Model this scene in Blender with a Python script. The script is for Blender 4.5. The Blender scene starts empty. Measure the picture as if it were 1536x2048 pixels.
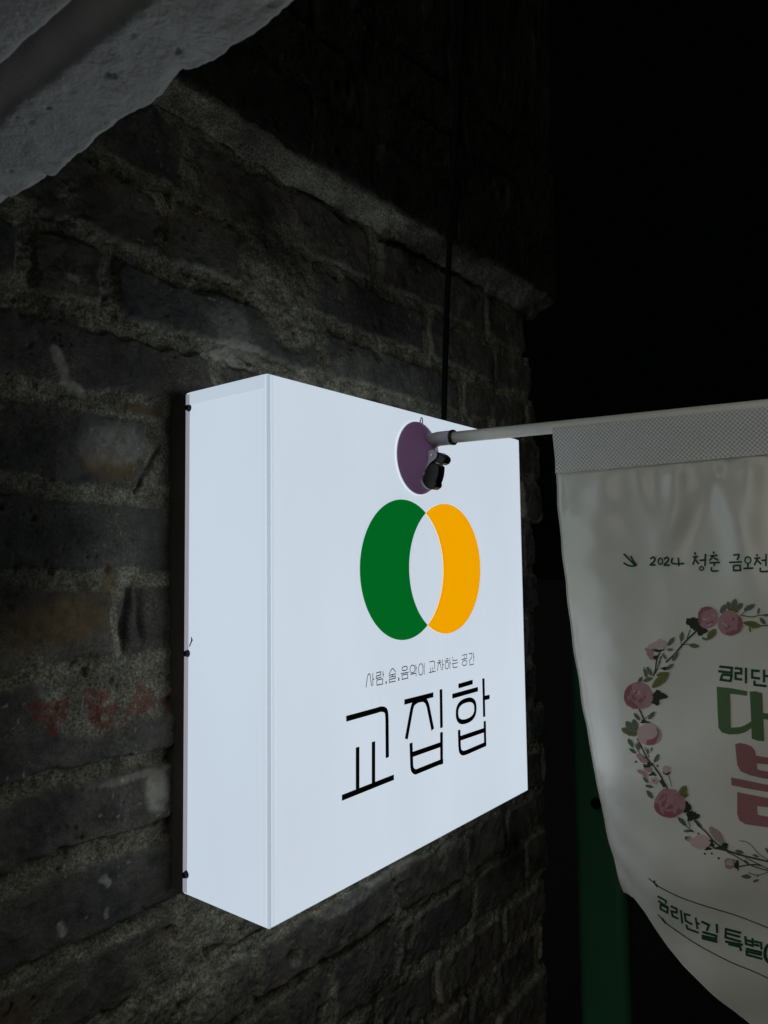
import bpy, bmesh, math, random
import numpy as np
from mathutils import Vector, Matrix

# ------------------------------------------------------------------ camera, world, exposure
SC = bpy.context.scene
Z0 = 1.25                                  # height of the sign's bottom edge above the pavement
F = 1473.22; RX, RY, RZ = 1.641737577, 0.012765386, -0.907317863
CAM = np.array([-0.419376, -0.447650, 0.288813])   # local coords: origin = lower left front corner of the sign
W, H, D = 0.44452, 0.45, 0.1119
WY = 0.135                                 # wall plane

cd = bpy.data.cameras.new('camera'); co = bpy.data.objects.new('camera', cd); SC.collection.objects.link(co)
co.location = (CAM[0], CAM[1], CAM[2] + Z0); co.rotation_euler = (RX, RY, RZ)
cd.sensor_fit = 'VERTICAL'; cd.sensor_height = 36.0; cd.lens = F / 2048 * 36.0
cd.clip_start = 0.01; cd.clip_end = 200
cd.dof.use_dof = True; cd.dof.focus_distance = 0.72; cd.dof.aperture_fstop = 14.0
SC.camera = co
w = bpy.data.worlds.new("World"); SC.world = w; w.use_nodes = True
bg = w.node_tree.nodes['Background']; bg.inputs[1].default_value = 1.0
# night sky: black ahead; warm fill glow added at left to brighten banner and slab
_n = w.node_tree.nodes; _l = w.node_tree.links
_tc = _n.new('ShaderNodeTexCoord'); _d = _n.new('ShaderNodeVectorMath'); _d.operation = 'DOT_PRODUCT'
_d.inputs[1].default_value = Vector((-1.0, 0.16, 0.36)).normalized()
_r = _n.new('ShaderNodeValToRGB'); _r.color_ramp.interpolation = 'EASE'
_e = _r.color_ramp.elements; _e[0].position = 0.70; _e[0].color = (0.0004, 0.0005, 0.0006, 1); _e[1].position = 1.0; _e[1].color = (1.30, 1.30, 1.18, 1)
_l.new(_tc.outputs['Generated'], _d.inputs[0]); _l.new(_d.outputs['Value'], _r.inputs[0]); _l.new(_r.outputs[0], bg.inputs[0])
SC.view_settings.view_transform = 'Standard'; SC.view_settings.look = 'None'
SC.view_settings.exposure = 0.0; SC.view_settings.gamma = 1.0

def rot(rx, ry, rz):
    c, s = math.cos, math.sin
    X = np.array([[1,0,0],[0,c(rx),-s(rx)],[0,s(rx),c(rx)]])
    Y = np.array([[c(ry),0,s(ry)],[0,1,0],[-s(ry),0,c(ry)]])
    Z = np.array([[c(rz),-s(rz),0],[s(rz),c(rz),0],[0,0,1]])
    return Z @ Y @ X
M = rot(RX, RY, RZ)
def plane(x, y, ax, v):
    """photograph measurement -> point of a real plane"""
    d = M @ np.array([(x-768)/F, -(y-1024)/F, -1.0])
    return CAM + (v-CAM[ax])/d[ax]*d

# ------------------------------------------------------------------ helpers
COL = SC.collection
def link(name, me, mats, parent=None):
    o = bpy.data.objects.new(name, me); COL.objects.link(o)
    if not isinstance(mats, (list, tuple)): mats = [mats]
    for m in mats: me.materials.append(m)
    if parent: o.parent = parent
    return o
def tag(o, label, cat, group=None, kind=None):
    if label: o['label'] = label
    if cat: o['category'] = cat
    if group: o['group'] = group
    if kind: o['kind'] = kind
    return o
def empty(name, loc):
    o = bpy.data.objects.new(name, None); COL.objects.link(o)
    o.location = (loc[0], loc[1], loc[2] + Z0); return o
def mesh(name, vs, fs, mats, parent=None, smooth=False, mi=None, off=None):
    """vertices in local coords; off = parent's local position"""
    off = np.array(off if off is not None else (0,0,0), float)
    me = bpy.data.meshes.new(name)
    vv = [tuple(np.array(v, float) - off) for v in vs]
    me.from_pydata(vv, [], fs)
    if smooth: me.polygons.foreach_set('use_smooth', [True]*len(fs))
    if mi: me.polygons.foreach_set('material_index', mi)
    me.update()
    o = link(name, me, mats, parent)
    if not parent: o.location = (off[0], off[1], off[2] + Z0)
    return o
def bm_obj(name, bm, mats, parent=None, smooth=False):
    me = bpy.data.meshes.new(name); bm.normal_update(); bm.to_mesh(me); bm.free()
    if smooth: me.polygons.foreach_set('use_smooth', [True]*len(me.polygons))
    return link(name, me, mats, parent)
def bevelbox(bm, x0, x1, y0, y1, z0, z1, b=0.0, seg=2):
    r = bmesh.ops.create_cube(bm, size=1)
    for v in r['verts']:
        v.co = Vector(((x0+x1)/2 + v.co.x*(x1-x0), (y0+y1)/2 + v.co.y*(y1-y0), (z0+z1)/2 + v.co.z*(z1-z0)))
    if b > 0:
        es = list({e for v in r['verts'] for e in v.link_edges})
        bmesh.ops.bevel(bm, geom=es, offset=b, segments=seg, profile=0.5, affect='EDGES')
def tube(bm, pts, rad, n=16, caps=True):
    pts = [Vector(p) for p in pts]; rings = []
    rad = rad if isinstance(rad, (list, tuple)) else [rad]*len(pts)
    for i, p in enumerate(pts):
        t = (pts[min(i+1, len(pts)-1)] - pts[max(i-1, 0)]).normalized()
        u = t.cross(Vector((0,0,1)) if abs(t.z) < 0.9 else Vector((1,0,0))).normalized(); v = t.cross(u)
        rings.append([bm.verts.new(p + rad[i]*(math.cos(a)*u + math.sin(a)*v)) for a in [2*math.pi*k/n for k in range(n)]])
    for a, b in zip(rings, rings[1:]):
        for k in range(n): bm.faces.new((a[k], a[(k+1)%n], b[(k+1)%n], b[k]))
    if caps: bm.faces.new(rings[0]); bm.faces.new(rings[-1][::-1])
def lathe(bm, prof, axis='-y', n=48, sx=1, sz=1):
    """profile of (radius, distance out along -y)"""
    rings = []
    for r, h in prof:
        if r < 1e-6: rings.append([bm.verts.new((0, -h, 0))])
        else: rings.append([bm.verts.new((r*math.cos(2*math.pi*k/n)*sx, -h, r*math.sin(2*math.pi*k/n)*sz)) for k in range(n)])
    for a, b in zip(rings, rings[1:]):
        if len(b) == 1 and len(a) == 1: continue
        for k in range(n):
            k2 = (k+1) % n
            if len(a) == 1: bm.faces.new((a[0], b[k], b[k2]))
            elif len(b) == 1: bm.faces.new((a[k], b[0], a[k2]))
            else: bm.faces.new((a[k], b[k], b[k2], a[k2]))

# noise fields in numpy
def vnoise(x, y, scale, seed, octaves=1):
    out = 0; amp = 1; tot = 0
    for o in range(octaves):
        T = np.random.RandomState(seed + 17*o).rand(256, 256)
        X = np.asarray(x)/scale; Y = np.asarray(y)/scale
        xi = np.floor(X).astype(int); yi = np.floor(Y).astype(int)
        fx = X-xi; fy = Y-yi; fx = fx*fx*(3-2*fx); fy = fy*fy*(3-2*fy)
        a = T[xi%256, yi%256]; b = T[(xi+1)%256, yi%256]; c = T[xi%256, (yi+1)%256]; d = T[(xi+1)%256, (yi+1)%256]
        out = out + amp*((a*(1-fx)+b*fx)*(1-fy) + (c*(1-fx)+d*fx)*fy); tot += amp; amp *= 0.5; scale = scale*0.5
    return out/tot*2-1
def sstep(a, b, x):
    t = np.clip((x-a)/(b-a), 0, 1); return t*t*(3-2*t)

# ------------------------------------------------------------------ materials
def srgb(r, g, b):
    f = lambda c: (c/255/12.92) if c/255 <= 0.04045 else ((c/255+0.055)/1.055)**2.4
    return (f(r), f(g), f(b), 1)
def newmat(name):
    m = bpy.data.materials.new(name); m.use_nodes = True
    return m, m.node_tree, m.node_tree.nodes['Principled BSDF']
def pmat(name, col, rough=0.5, metal=0.0, spec=0.5, noise=0.0, nscale=60, bump=0.0, bscale=300, trans=0, coat=0):
    m, nt, b = newmat(name)
    b.inputs['Base Color'].default_value = (*col[:3], 1); b.inputs['Roughness'].default_value = rough
    b.inputs['Metallic'].default_value = metal; b.inputs['Specular IOR Level'].default_value = spec
    if coat: b.inputs['Coat Weight'].default_value = coat
    tc = nt.nodes.new('ShaderNodeTexCoord')
    if noise:
        n = nt.nodes.new('ShaderNodeTexNoise'); n.inputs['Scale'].default_value = nscale; n.inputs['Detail'].default_value = 6
        nt.links.new(tc.outputs['Object'], n.inputs['Vector'])
        mr = nt.nodes.new('ShaderNodeMapRange'); mr.inputs[3].default_value = 1-noise; mr.inputs[4].default_value = 1+noise
        mx = nt.nodes.new('ShaderNodeMix'); mx.data_type = 'RGBA'; mx.blend_type = 'MULTIPLY'; mx.inputs[0].default_value = 1
        mx.inputs[6].default_value = (*col[:3], 1)
        nt.links.new(n.outputs[0], mr.inputs[0]); nt.links.new(mr.outputs[0], mx.inputs[7]); nt.links.new(mx.outputs[2], b.inputs['Base Color'])
    if bump:
        n2 = nt.nodes.new('ShaderNodeTexNoise'); n2.inputs['Scale'].default_value = bscale; n2.inputs['Detail'].default_value = 8
        nt.links.new(tc.outputs['Object'], n2.inputs['Vector'])
        bu = nt.nodes.new('ShaderNodeBump'); bu.inputs['Strength'].default_value = bump; bu.inputs['Distance'].default_value = 0.002
        nt.links.new(n2.outputs[0], bu.inputs['Height']); nt.links.new(bu.outputs[0], b.inputs['Normal'])
    return m
def glow(name, col, strength, base=(0.6,0.6,0.6), vary=0.05, rough=0.35, streak=0.35):
    """a backlit acrylic or film: gives off light"""
    m, nt, b = newmat(name)
    b.inputs['Base Color'].default_value = (*base, 1); b.inputs['Roughness'].default_value = rough
    b.inputs['Specular IOR Level'].default_value = 0.25
    b.inputs['Emission Color'].default_value = col
    tc = nt.nodes.new('ShaderNodeTexCoord'); mp = nt.nodes.new('ShaderNodeMapping'); mp.inputs['Scale'].default_value = (7, 7, 3.5)
    n = nt.nodes.new('ShaderNodeTexNoise'); n.inputs['Scale'].default_value = 1.0; n.inputs['Detail'].default_value = 1.5
    mp2 = nt.nodes.new('ShaderNodeMapping'); mp2.inputs['Scale'].default_value = (160, 160, 7)
    n2 = nt.nodes.new('ShaderNodeTexNoise'); n2.inputs['Scale'].default_value = 1.0; n2.inputs['Detail'].default_value = 3
    ad = nt.nodes.new('ShaderNodeMath'); ad.operation = 'MULTIPLY_ADD'; ad.inputs[1].default_value = streak
    mr = nt.nodes.new('ShaderNodeMapRange'); mr.inputs[1].default_value = 0.5+0.5*streak-0.28; mr.inputs[2].default_value = 0.5+0.5*streak+0.28
    mr.inputs[3].default_value = strength*(1-vary); mr.inputs[4].default_value = strength*(1+vary)
    L = nt.links.new
    L(tc.outputs['Object'], mp.inputs[0]); L(mp.outputs[0], n.inputs['Vector']); L(tc.outputs['Object'], mp2.inputs[0]); L(mp2.outputs[0], n2.inputs['Vector'])
    L(n2.outputs[0], ad.inputs[0]); L(n.outputs[0], ad.inputs[2]); L(ad.outputs[0], mr.inputs[0]); L(mr.outputs[0], b.inputs['Emission Strength'])
    return m
LIT = srgb(201, 213, 225)
M_face = glow('lit_acrylic', LIT, 0.97, base=(.4, .4, .4), vary=0.05)
M_side = glow('lit_acrylic_side', srgb(196, 209, 223), 0.97, base=(.25, .25, .25), vary=0.055, streak=0.06)
M_seam = glow('acrylic_seam', srgb(166, 180, 193), 1.0, vary=0.1)
M_falloff = glow('acrylic_falloff', srgb(195, 208, 221), .97, base=(.25, .25, .25), vary=0.04)  # dimmer copy of the lit acrylic, for light falloff near the seam
M_green = glow('green_film', srgb(0, 98, 32), 1.0, base=(0.0, 0.05, 0.01), vary=0.02, rough=0.5)
M_orange = glow('orange_film', srgb(237, 162, 0), 1.0, base=(0.3, 0.15, 0.0), vary=0.02, rough=0.5)
M_black = pmat('black_film', (0.006, 0.008, 0.01), 0.45, spec=0.2)
M_ink = pmat('ink_film', (0.02, 0.02, 0.035), 0.5, spec=0.2)
M_metal = pmat('black_steel', (0.055, 0.050, 0.045), 0.6, metal=0.0, noise=0.3)
M_screw = pmat('screw_steel', (0.03, 0.03, 0.035), 0.4, metal=0.8)

# ------------------------------------------------------------------ brick wall: one relief sheet turned round its corner
def build_wall():
    us = np.concatenate([np.arange(-2.2, -0.24, 0.02), np.arange(-0.24, 0.86, 0.00135), np.arange(0.86, 1.3, 0.01)])
    vs = np.concatenate([np.arange(-Z0, -0.50, 0.02), np.arange(-0.50, 1.06, 0.00140), np.arange(1.06, 2.1, 0.02)])
    U, V = np.meshgrid(us, vs)                     # V = running height; the soffit takes 0.05 of it
    ZC, CP = 0.722, 0.038                          # height and depth of the corbelled course
    # ---- brick lattice
    joints = [-1.25, -1.18, -1.105, -1.03, -.955, -.88, -.805, -.73, -.655, -.58, -.52, -.45, -.375, -.305, -.232, -.158, -.088, -.018, .050, .123, .205, .280, .356, .432, .505, .574, .648, ZC]
    rng = random.Random(5)
    known = { .648: [-.19, .02, .31, .59], .574: [-.20, -.01, .144, .43, .62], .505: [-.145, -.066, .213, .517], .432: [-.10+.0-.12, .05, .27, .46, .65],
              .356: [-.23, -.018, .2, .42, .6], .280: [-.19, .035, .25, .5, .70], .205: [-.24, -.052, .17, .38, .62], .123: [-.22, .06, .26, .5],
              .050: [-.2, .028, .25, .45, .66], -.018: [-.17, .07, .2, .41, .6], -.088: [-.21, .03, .24, .36, .46, .55], -.158: [-.15, .1, .34, .5, .62], -.232: [-.2, -.0, .22, .345, .53, .68], -.305: [-.12, .15, .3, .42, .6] }
    wx = U + 0.007*vnoise(U, V, 0.05, 3, 2) + 0.0045*vnoise(U, V, 0.012, 4, 4)
    wz = V + 0.0065*vnoise(U, V, 0.09, 5, 2) + 0.0052*vnoise(U, V, 0.013, 6, 4)
    mask = np.zeros_like(U); lev = np.zeros_like(U); tint = np.full_like(U, 0.5); edge = np.full_like(U, -1.0)
    xe = np.full_like(U, 0.765)
    rows = list(zip(joints, joints[1:]))
    top0 = ZC + 0.05
    upper = [(top0 + 0.002 + 0.074*k, top0 + 0.002 + 0.074*(k+1)) for k in range(18)]
    for z0, z1 in rows + upper:
        r0, r1 = np.searchsorted(vs, z0), np.searchsorted(vs, z1)
        if z0 > 0.7: xoff = 0.795
        else: xoff = 0.765 + rng.uniform(-0.032, 0.022)
        xe[r0:r1] = xoff
        q0, q1 = np.searchsorted(vs, z0-0.03), np.searchsorted(vs, z1+0.03)
        key = min(known, key=lambda k: abs(k-z0))
        js = sorted(known[key]) if abs(key-z0) < 1e-3 else []
        while not js or js[0] > -2.3: js.insert(0, (js[0] if js else 0.70-rng.random()*0.1) - rng.choice([0.205, 0.215, 0.2, 0.105]))
        while js[-1] < 0.80: js.append(js[-1] + rng.choice([0.2, 0.21, 0.1]))
        ys = (0.0088 if z0 < 0.7 else 0.004) + rng.uniform(-0.002, 0.003)
        for x0, x1 in zip(js, js[1:]):
            if x0 > xoff: continue
            x1 = min(x1, xoff + 0.012)
            c0, c1_ = np.searchsorted(us, x0-0.03), np.searchsorted(us, x1+0.03)
            sl = np.s_[q0:q1, c0:c1_]
            mx0, mx1, mz0, mz1 = x0+0.008+rng.uniform(-.002,.004), x1-0.007-rng.uniform(-.002,.004), z0+ys+rng.uniform(-.002,.003), z1-ys+rng.uniform(-.003,.002)
            til = rng.uniform(-0.010, 0.010); wxs = wx[sl]; wzs = wz[sl]
            cz = (mz0+mz1)/2 + til*(wxs-(x0+x1)/2)
            dx = np.abs(wxs-(mx0+mx1)/2) - (mx1-mx0)/2; dz = np.abs(wzs-cz) - (mz1-mz0)/2
            r = 0.006
            sd = np.hypot(np.maximum(dx+r, 0), np.maximum(dz+r, 0)) + np.minimum(np.maximum(dx+r, dz+r), 0) - r
            m = sstep(0.0022, -0.0022, sd)
            l = rng.uniform(-0.002, 0.0050); t = rng.random()
            lx = rng.uniform(-0.03, 0.03); lz = rng.uniform(-0.05, 0.05)
            lv = l + lx*(U[sl]-(x0+x1)/2) + lz*(V[sl]-(z0+z1)/2)
            sel = m > mask[sl]
            lev[sl] = np.where(sel, lv, lev[sl]); tint[sl] = np.where(sel, t, tint[sl])
            edge[sl] = np.maximum(edge[sl], -np.abs(sd))
            mask[sl] = np.maximum(mask[sl], m)
    # mortar smeared over the bricks in places (as seen on the wall)
    sm = vnoise(U, V, 0.11, 21, 3)
    def blob(x, z, rx, rz): return np.exp(-(((U-x)/rx)**2 + ((V-z)/rz)**2))
    sm = sm*0.55 + 1.0*blob(.06, -.04, .09, .03) + .9*blob(.15, .63, .05, .04) + .8*blob(-.06, .175, .07, .035) + .5*blob(.16, .56, .05, .03) \
         + .55*blob(.02, -.10, .10, .04) - .8*blob(-.09, .32, .13, .035) - .7*blob(-.02, .55, .07, .03) - .6*blob(-.05, .015, .08, .03) - .5*blob(-.05, .46, .08, .03) \
         + .55*blob(.50, -.09, .09, .03) - .5*blob(.18, -.19, .06, .03) - .5*blob(.05, .695, .12, .025) - .6*blob(.45, .69, .1, .025)+ .5*blob(-.1, .585, .03, .06)
    sm = sstep(0.22, 0.50, sm + 0.20*vnoise(U, V, 0.018, 23, 3))
    bmask = mask*(1-sm*0.92); bmask = np.maximum(bmask, 0.8*sstep(top0-.002, top0+.004, V))
    rough = vnoise(U, V, 0.011, 31, 4); fine = vnoise(U, V, 0.0035, 33, 2); big = vnoise(U, V, 0.06, 35, 3)
    pit = sstep(0.42, 0.75, vnoise(U, V, 0.012, 37, 2))
    grit = vnoise(U, V, 0.0042, 39, 2)
    h = bmask*(0.0032 + lev) + (1-bmask)*(0.0024*rough + 0.0010*fine + 0.0022*vnoise(U, V, 0.024, 45, 3) - 0.0025*pit + 0.0030*sm + 0.0012*big) \
        + bmask*(0.0012*rough*(0.4+tint) + 0.0006*fine + 0.0026*big - 0.0016*sstep(.45, .75, grit)*sstep(-.2, .4, big))
    crack = np.exp(-(edge/0.0018)**2)*sstep(-0.15, 0.35, vnoise(U, V, 0.03, 41, 2))
    h = h - 0.0028*crack*(1-0.7*sm)*sstep(-.2, .5, vnoise(U, V, 0.05, 42, 2))
    # rough broken faces and chips
    chip = sstep(0.5, 0.7, vnoise(U, V, 0.04, 43, 3))*mask
    h = h - chip*0.004 + chip*0.0015*rough
    for x, z, a, l, wd, dp in [(-.024, .38, 1.0, .035, .0022, .006), (-.045, .245, 1.45, .035, .003, .007), (-.03, .245, 1.7, .03, .004, .006)]:
        du = (U-x)*math.cos(a) + (V-z)*math.sin(a); dv = -(U-x)*math.sin(a) + (V-z)*math.cos(a) + 0.003*vnoise(U, V, 0.02, 51)
        h = h - dp*np.exp(-(dv/wd)**2)*sstep(l, l*0.6, np.abs(du))
    # ---- fold: wall, soffit of the corbel, upper wall, then the return at the corner
    k0 = sstep(ZC-0.001, ZC+0.004, V); k1 = sstep(top0-0.004, top0+0.001, V)
    insof = np.clip((V-ZC)/0.05, 0, 1)
    zpos = np.where(V < ZC, V, np.where(V < top0, ZC, V-0.05))
    prot = insof*CP
    xe = xe + 0.006*vnoise(U*0, V, 0.02, 61, 3)
    xe = np.where((V >= ZC) & (V < top0), 0.765 + 0.03*insof + 0.004*vnoise(U*0, V, 0.02, 63), xe)
    ny = np.where((V >= ZC) & (V < top0), 0.0, 1.0); nz = -(1-ny)
    # soften the fold
    over = np.maximum(U-xe, 0)
    zpos = zpos + insof*(0.012 + 0.022*sstep(0.1, 0.8, U)) + 0.004*sstep(.3, -.05, U)*sstep(ZC-.01, ZC, V); rnd = sstep(0.012, 0.0, np.maximum(xe-U, 0))*0.006
    X = np.minimum(U, xe) + np.where(over > 0, h*1.0, 0)*sstep(0, .004, over)
    hh = h*(over <= 0) + 0
    hh = np.where(over > 0, 0, h)
    Y = WY - prot - hh*ny + rnd*(1-k0*(1-k1)) + over*1.0
    Zz = zpos + nz*np.where(over > 0, 0, h)*0.9 + np.where((V > ZC) & (V < top0), 0.003*vnoise(U, V, 0.07, 71, 2)*(1-np.abs(2*insof-1)**4), 0)
    outer = np.exp(-((V-top0)/0.006)**2)
    Zz = Zz + outer*0.0035*vnoise(U, V, 0.03, 73, 3); Y = Y + outer*(0.003 + 0.003*vnoise(U, V, 0.025, 75, 3))
    lip = np.exp(-((V-ZC)/0.014)**2)*(over <= 0)
    Zz = Zz + lip*0.007*vnoise(U, V*0.3, 0.03, 76, 4); Y = Y - lip*(0.003 + 0.005*vnoise(U, V, 0.022, 77, 4))
    insm = sstep(0, .3, insof)*sstep(1, .7, insof)*(over <= 0); Zz = Zz + insm*0.003*vnoise(U, V, 0.02, 78, 4)
    nr, nc = U.shape
    co = np.stack([X, Y, Zz + Z0], -1).reshape(-1, 3).astype(np.float32)
    idx = np.arange(nr*nc).reshape(nr, nc)
    q = np.stack([idx[:-1, :-1], idx[:-1, 1:], idx[1:, 1:], idx[1:, :-1]], -1).reshape(-1).astype(np.int32)
    nf = len(q)//4
    me = bpy.data.meshes.new('brick_wall')
    me.vertices.add(len(co)); me.vertices.foreach_set('co', co.ravel())
    me.loops.add(len(q)); me.loops.foreach_set('vertex_index', q)
    me.polygons.add(nf); me.polygons.foreach_set('loop_start', np.arange(nf, dtype=np.int32)*4)
    me.polygons.foreach_set('use_smooth', np.ones(nf, bool))
    me.update(calc_edges=True)
    # ---- colour masks: R brick, G tone of the brick, B pale/efflorescence; second: R tan, G red paint, B dark tone and painted upper shade
    pn = vnoise(U, V, 0.02, 81, 4)
    def pblob(x, z, rx, rz, k=1.0): return k*sstep(0.25, 0.8, blob(x, z, rx, rz)*1.25 + 0.35*pn)
    pale = np.maximum.reduce([pblob(-.055, .395, .035, .02, .55), pblob(-.015, .09, .014, .02, .9), pblob(.33, -.095, .06, .006, .5), pblob(.085, .515, .035, .009, .6),
                              pblob(.07, .535, .03, .02, .35), pblob(-.03, .108, .04, .004, .5), pblob(.42, .5, .1, .006, .3), pblob(.25, -.10, .05, .006, .55)])
    def splash(pts, wd):
        d = np.full_like(U, 9.0)
        P = [plane(x, y, 1, WY-0.004) for x, y in pts]
        for a, b in zip(P, P[1:]):
            ax, az, bx, bz = a[0], a[2], b[0], b[2]
            L2 = (bx-ax)**2 + (bz-az)**2
            t = np.clip(((U-ax)*(bx-ax) + (V-az)*(bz-az))/L2, 0, 1)
            d = np.minimum(d, np.hypot(U-ax-t*(bx-ax), V-az-t*(bz-az)))
        return sstep(1.0, 0.45, d/wd + 0.55*vnoise(U, V, 0.006, 83, 3))
    pale = np.maximum.reduce([pale, splash([(112, 700), (128, 735), (135, 760), (168, 785)], .006), splash([(440, 705), (470, 718)], .009), splash([(205, 1755), (215, 1765)], .004),
                              splash([(212, 1822), (213, 1832)], .003), splash([(120, 1850), (125, 1870)], .004), splash([(135, 550), (152, 558)], .004), splash([(108, 693), (112, 697)], .003)])
    spk = sstep(0.80, 0.9, vnoise(U, V, 0.004, 85, 1))*sstep(-.1, .5, vnoise(U, V, .08, 87, 2))*0.7
    pale = np.clip(pale*(0.62 + 0.38*sstep(-.3, .3, vnoise(U, V, .005, 89, 3)))*1.0 + spk*mask, 0, 1)
    tan = np.clip(np.maximum.reduce([pblob(-.06, .378, .03, .012), pblob(-.115, .245, .045, .022), pblob(-.06, .275, .01, .02, .7), pblob(-.02, .10, .015, .012, .8), pblob(-.03, .433, .025, .005, .9),
                             pblob(-.0, -.04, .012, .01, .6), pblob(-.14, -.05, .02, .015, .6)]), 0, 1)
    O = (0, 1300, 2.56)
    red = np.zeros_like(U)
    for st in [[(160,290),(330,285)],[(190,345),(320,340)],[(200,290),(195,345)],[(315,280),(318,345)],[(255,345),(262,420)],
               [(440,225),(475,215)],[(500,225),(545,230)],[(450,260),(500,290)],[(520,255),(500,290)],[(465,315),(580,300)],[(480,345),(520,385),(565,370)],[(500,320),(490,360)],[(585,290),(560,330)],
               [(715,195),(700,250),(655,325)],[(700,250),(740,290),(700,320)],[(765,205),(790,290)],[(745,215),(760,275)],[(840,260),(910,245)],[(870,240),(880,290)]]:
        red = np.maximum(red, splash([(u/O[2], 1300+v/O[2]) for u, v in st], .0048))
    dark = np.clip(sstep(0.1, 0.7, vnoise(U, V, 0.16, 91, 3)) + sstep(top0-.005, top0+.01, V), 0, 1)  # random dark tone, plus shade painted on the wall above the corbel
    def attr(name, r, g, b):
        a = me.color_attributes.new(name, 'FLOAT_COLOR', 'POINT')
        a.data.foreach_set('color', np.stack([r, g, b, np.ones_like(r)], -1).reshape(-1).astype(np.float32))
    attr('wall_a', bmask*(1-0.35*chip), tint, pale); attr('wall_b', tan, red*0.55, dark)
    m, nt, b = newmat('old_brick'); L = nt.links.new; N = nt.nodes.new
    b.inputs['Roughness'].default_value = 0.9; b.inputs['Specular IOR Level'].default_value = 0.15
    A = N('ShaderNodeVertexColor'); A.layer_name = 'wall_a'; B = N('ShaderNodeVertexColor'); B.layer_name = 'wall_b'
    sa = N('ShaderNodeSeparateColor'); sb = N('ShaderNodeSeparateColor'); L(A.outputs[0], sa.inputs[0]); L(B.outputs[0], sb.inputs[0])
    tc = N('ShaderNodeTexCoord')
    def noise(scale, det=6, ro=0.6):
        n = N('ShaderNodeTexNoise'); n.inputs['Scale'].default_value = scale; n.inputs['Detail'].default_value = det; n.inputs['Roughness'].default_value = ro
        L(tc.outputs['Object'], n.inputs['Vector']); return n.outputs[0]
    def ramp(src, stops):
        r = N('ShaderNodeValToRGB'); L(src, r.inputs[0]); e = r.color_ramp.elements
        while len(e) < len(stops): e.new(0.5)
        for k, (p, c) in enumerate(stops): e[k].position = p; e[k].color = (*c, 1)
        return r.outputs[0]
    def mix(fac, a, c, mode='MIX'):
        x = N('ShaderNodeMix'); x.data_type = 'RGBA'; x.blend_type = mode
        for s, i in ((fac, 0), (a, 6), (c, 7)):
            if isinstance(s, (int, float)): x.inputs[i].default_value = s
            elif isinstance(s, tuple): x.inputs[i].default_value = (*s, 1)
            else: L(s, x.inputs[i])
        return x.outputs[2]
    brick = ramp(sa.outputs[1], [(0, (.105, .104, .095)), (0.3, (.150, .132, .126)), (0.6, (.125, .128, .116)), (0.8, (.170, .148, .122)), (1, (.110, .102, .100))])
    brick = mix(1.0, brick, ramp(noise(45, 8, .7), [(0.3, (.45, .45, .48)), (0.5, (1, 1, 1)), (0.72, (1.7, 1.62, 1.5))]), 'MULTIPLY')
    mort = ramp(noise(30, 8, .65), [(0.3, (.125, .118, .084)), (0.5, (.29, .272, .200)), (0.7, (.50, .475, .36))])
    mort = mix(1.0, mort, ramp(noise(420, 4, .7), [(0.32, (.30, .30, .29)), (0.5, (1, 1, 1)), (0.68, (2.0, 2.0, 1.85))]), 'MULTIPLY')
    dust = ramp(noise(14, 10, .75), [(0.44, (0, 0, 0)), (0.62, (.75, .75, .75))])
    brick = mix(dust, brick, mix(1.0, mort, (.70, .70, .72), 'MULTIPLY'))
    brick = mix(ramp(noise(70, 8, .8), [(0.60, (0, 0, 0)), (0.72, (.5, .5, .5))]), brick, (.26, .25, .23))
    c = mix(sa.outputs[0], mort, brick)
    c = mix(sb.outputs[0], c, mix(noise(120), (.11, .075, .035), (.36, .27, .15)))
    c = mix(sa.outputs[2], c, (.60, .57, .48))
    c = mix(sb.outputs[1], c, (.27, .040, .030))
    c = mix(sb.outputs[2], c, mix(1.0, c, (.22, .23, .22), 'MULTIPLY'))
    L(c, b.inputs['Base Color'])
    nn = noise(480, 5, .75); bu = N('ShaderNodeBump'); bu.inputs['Strength'].default_value = 1.0; bu.inputs['Distance'].default_value = 0.0022
    L(nn, bu.inputs['Height']); L(bu.outputs[0], b.inputs['Normal'])
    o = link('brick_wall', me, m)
    tag(o, 'old dark grey brick wall with smeared mortar and a jutting course behind the lit sign', 'wall')
build_wall()

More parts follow.
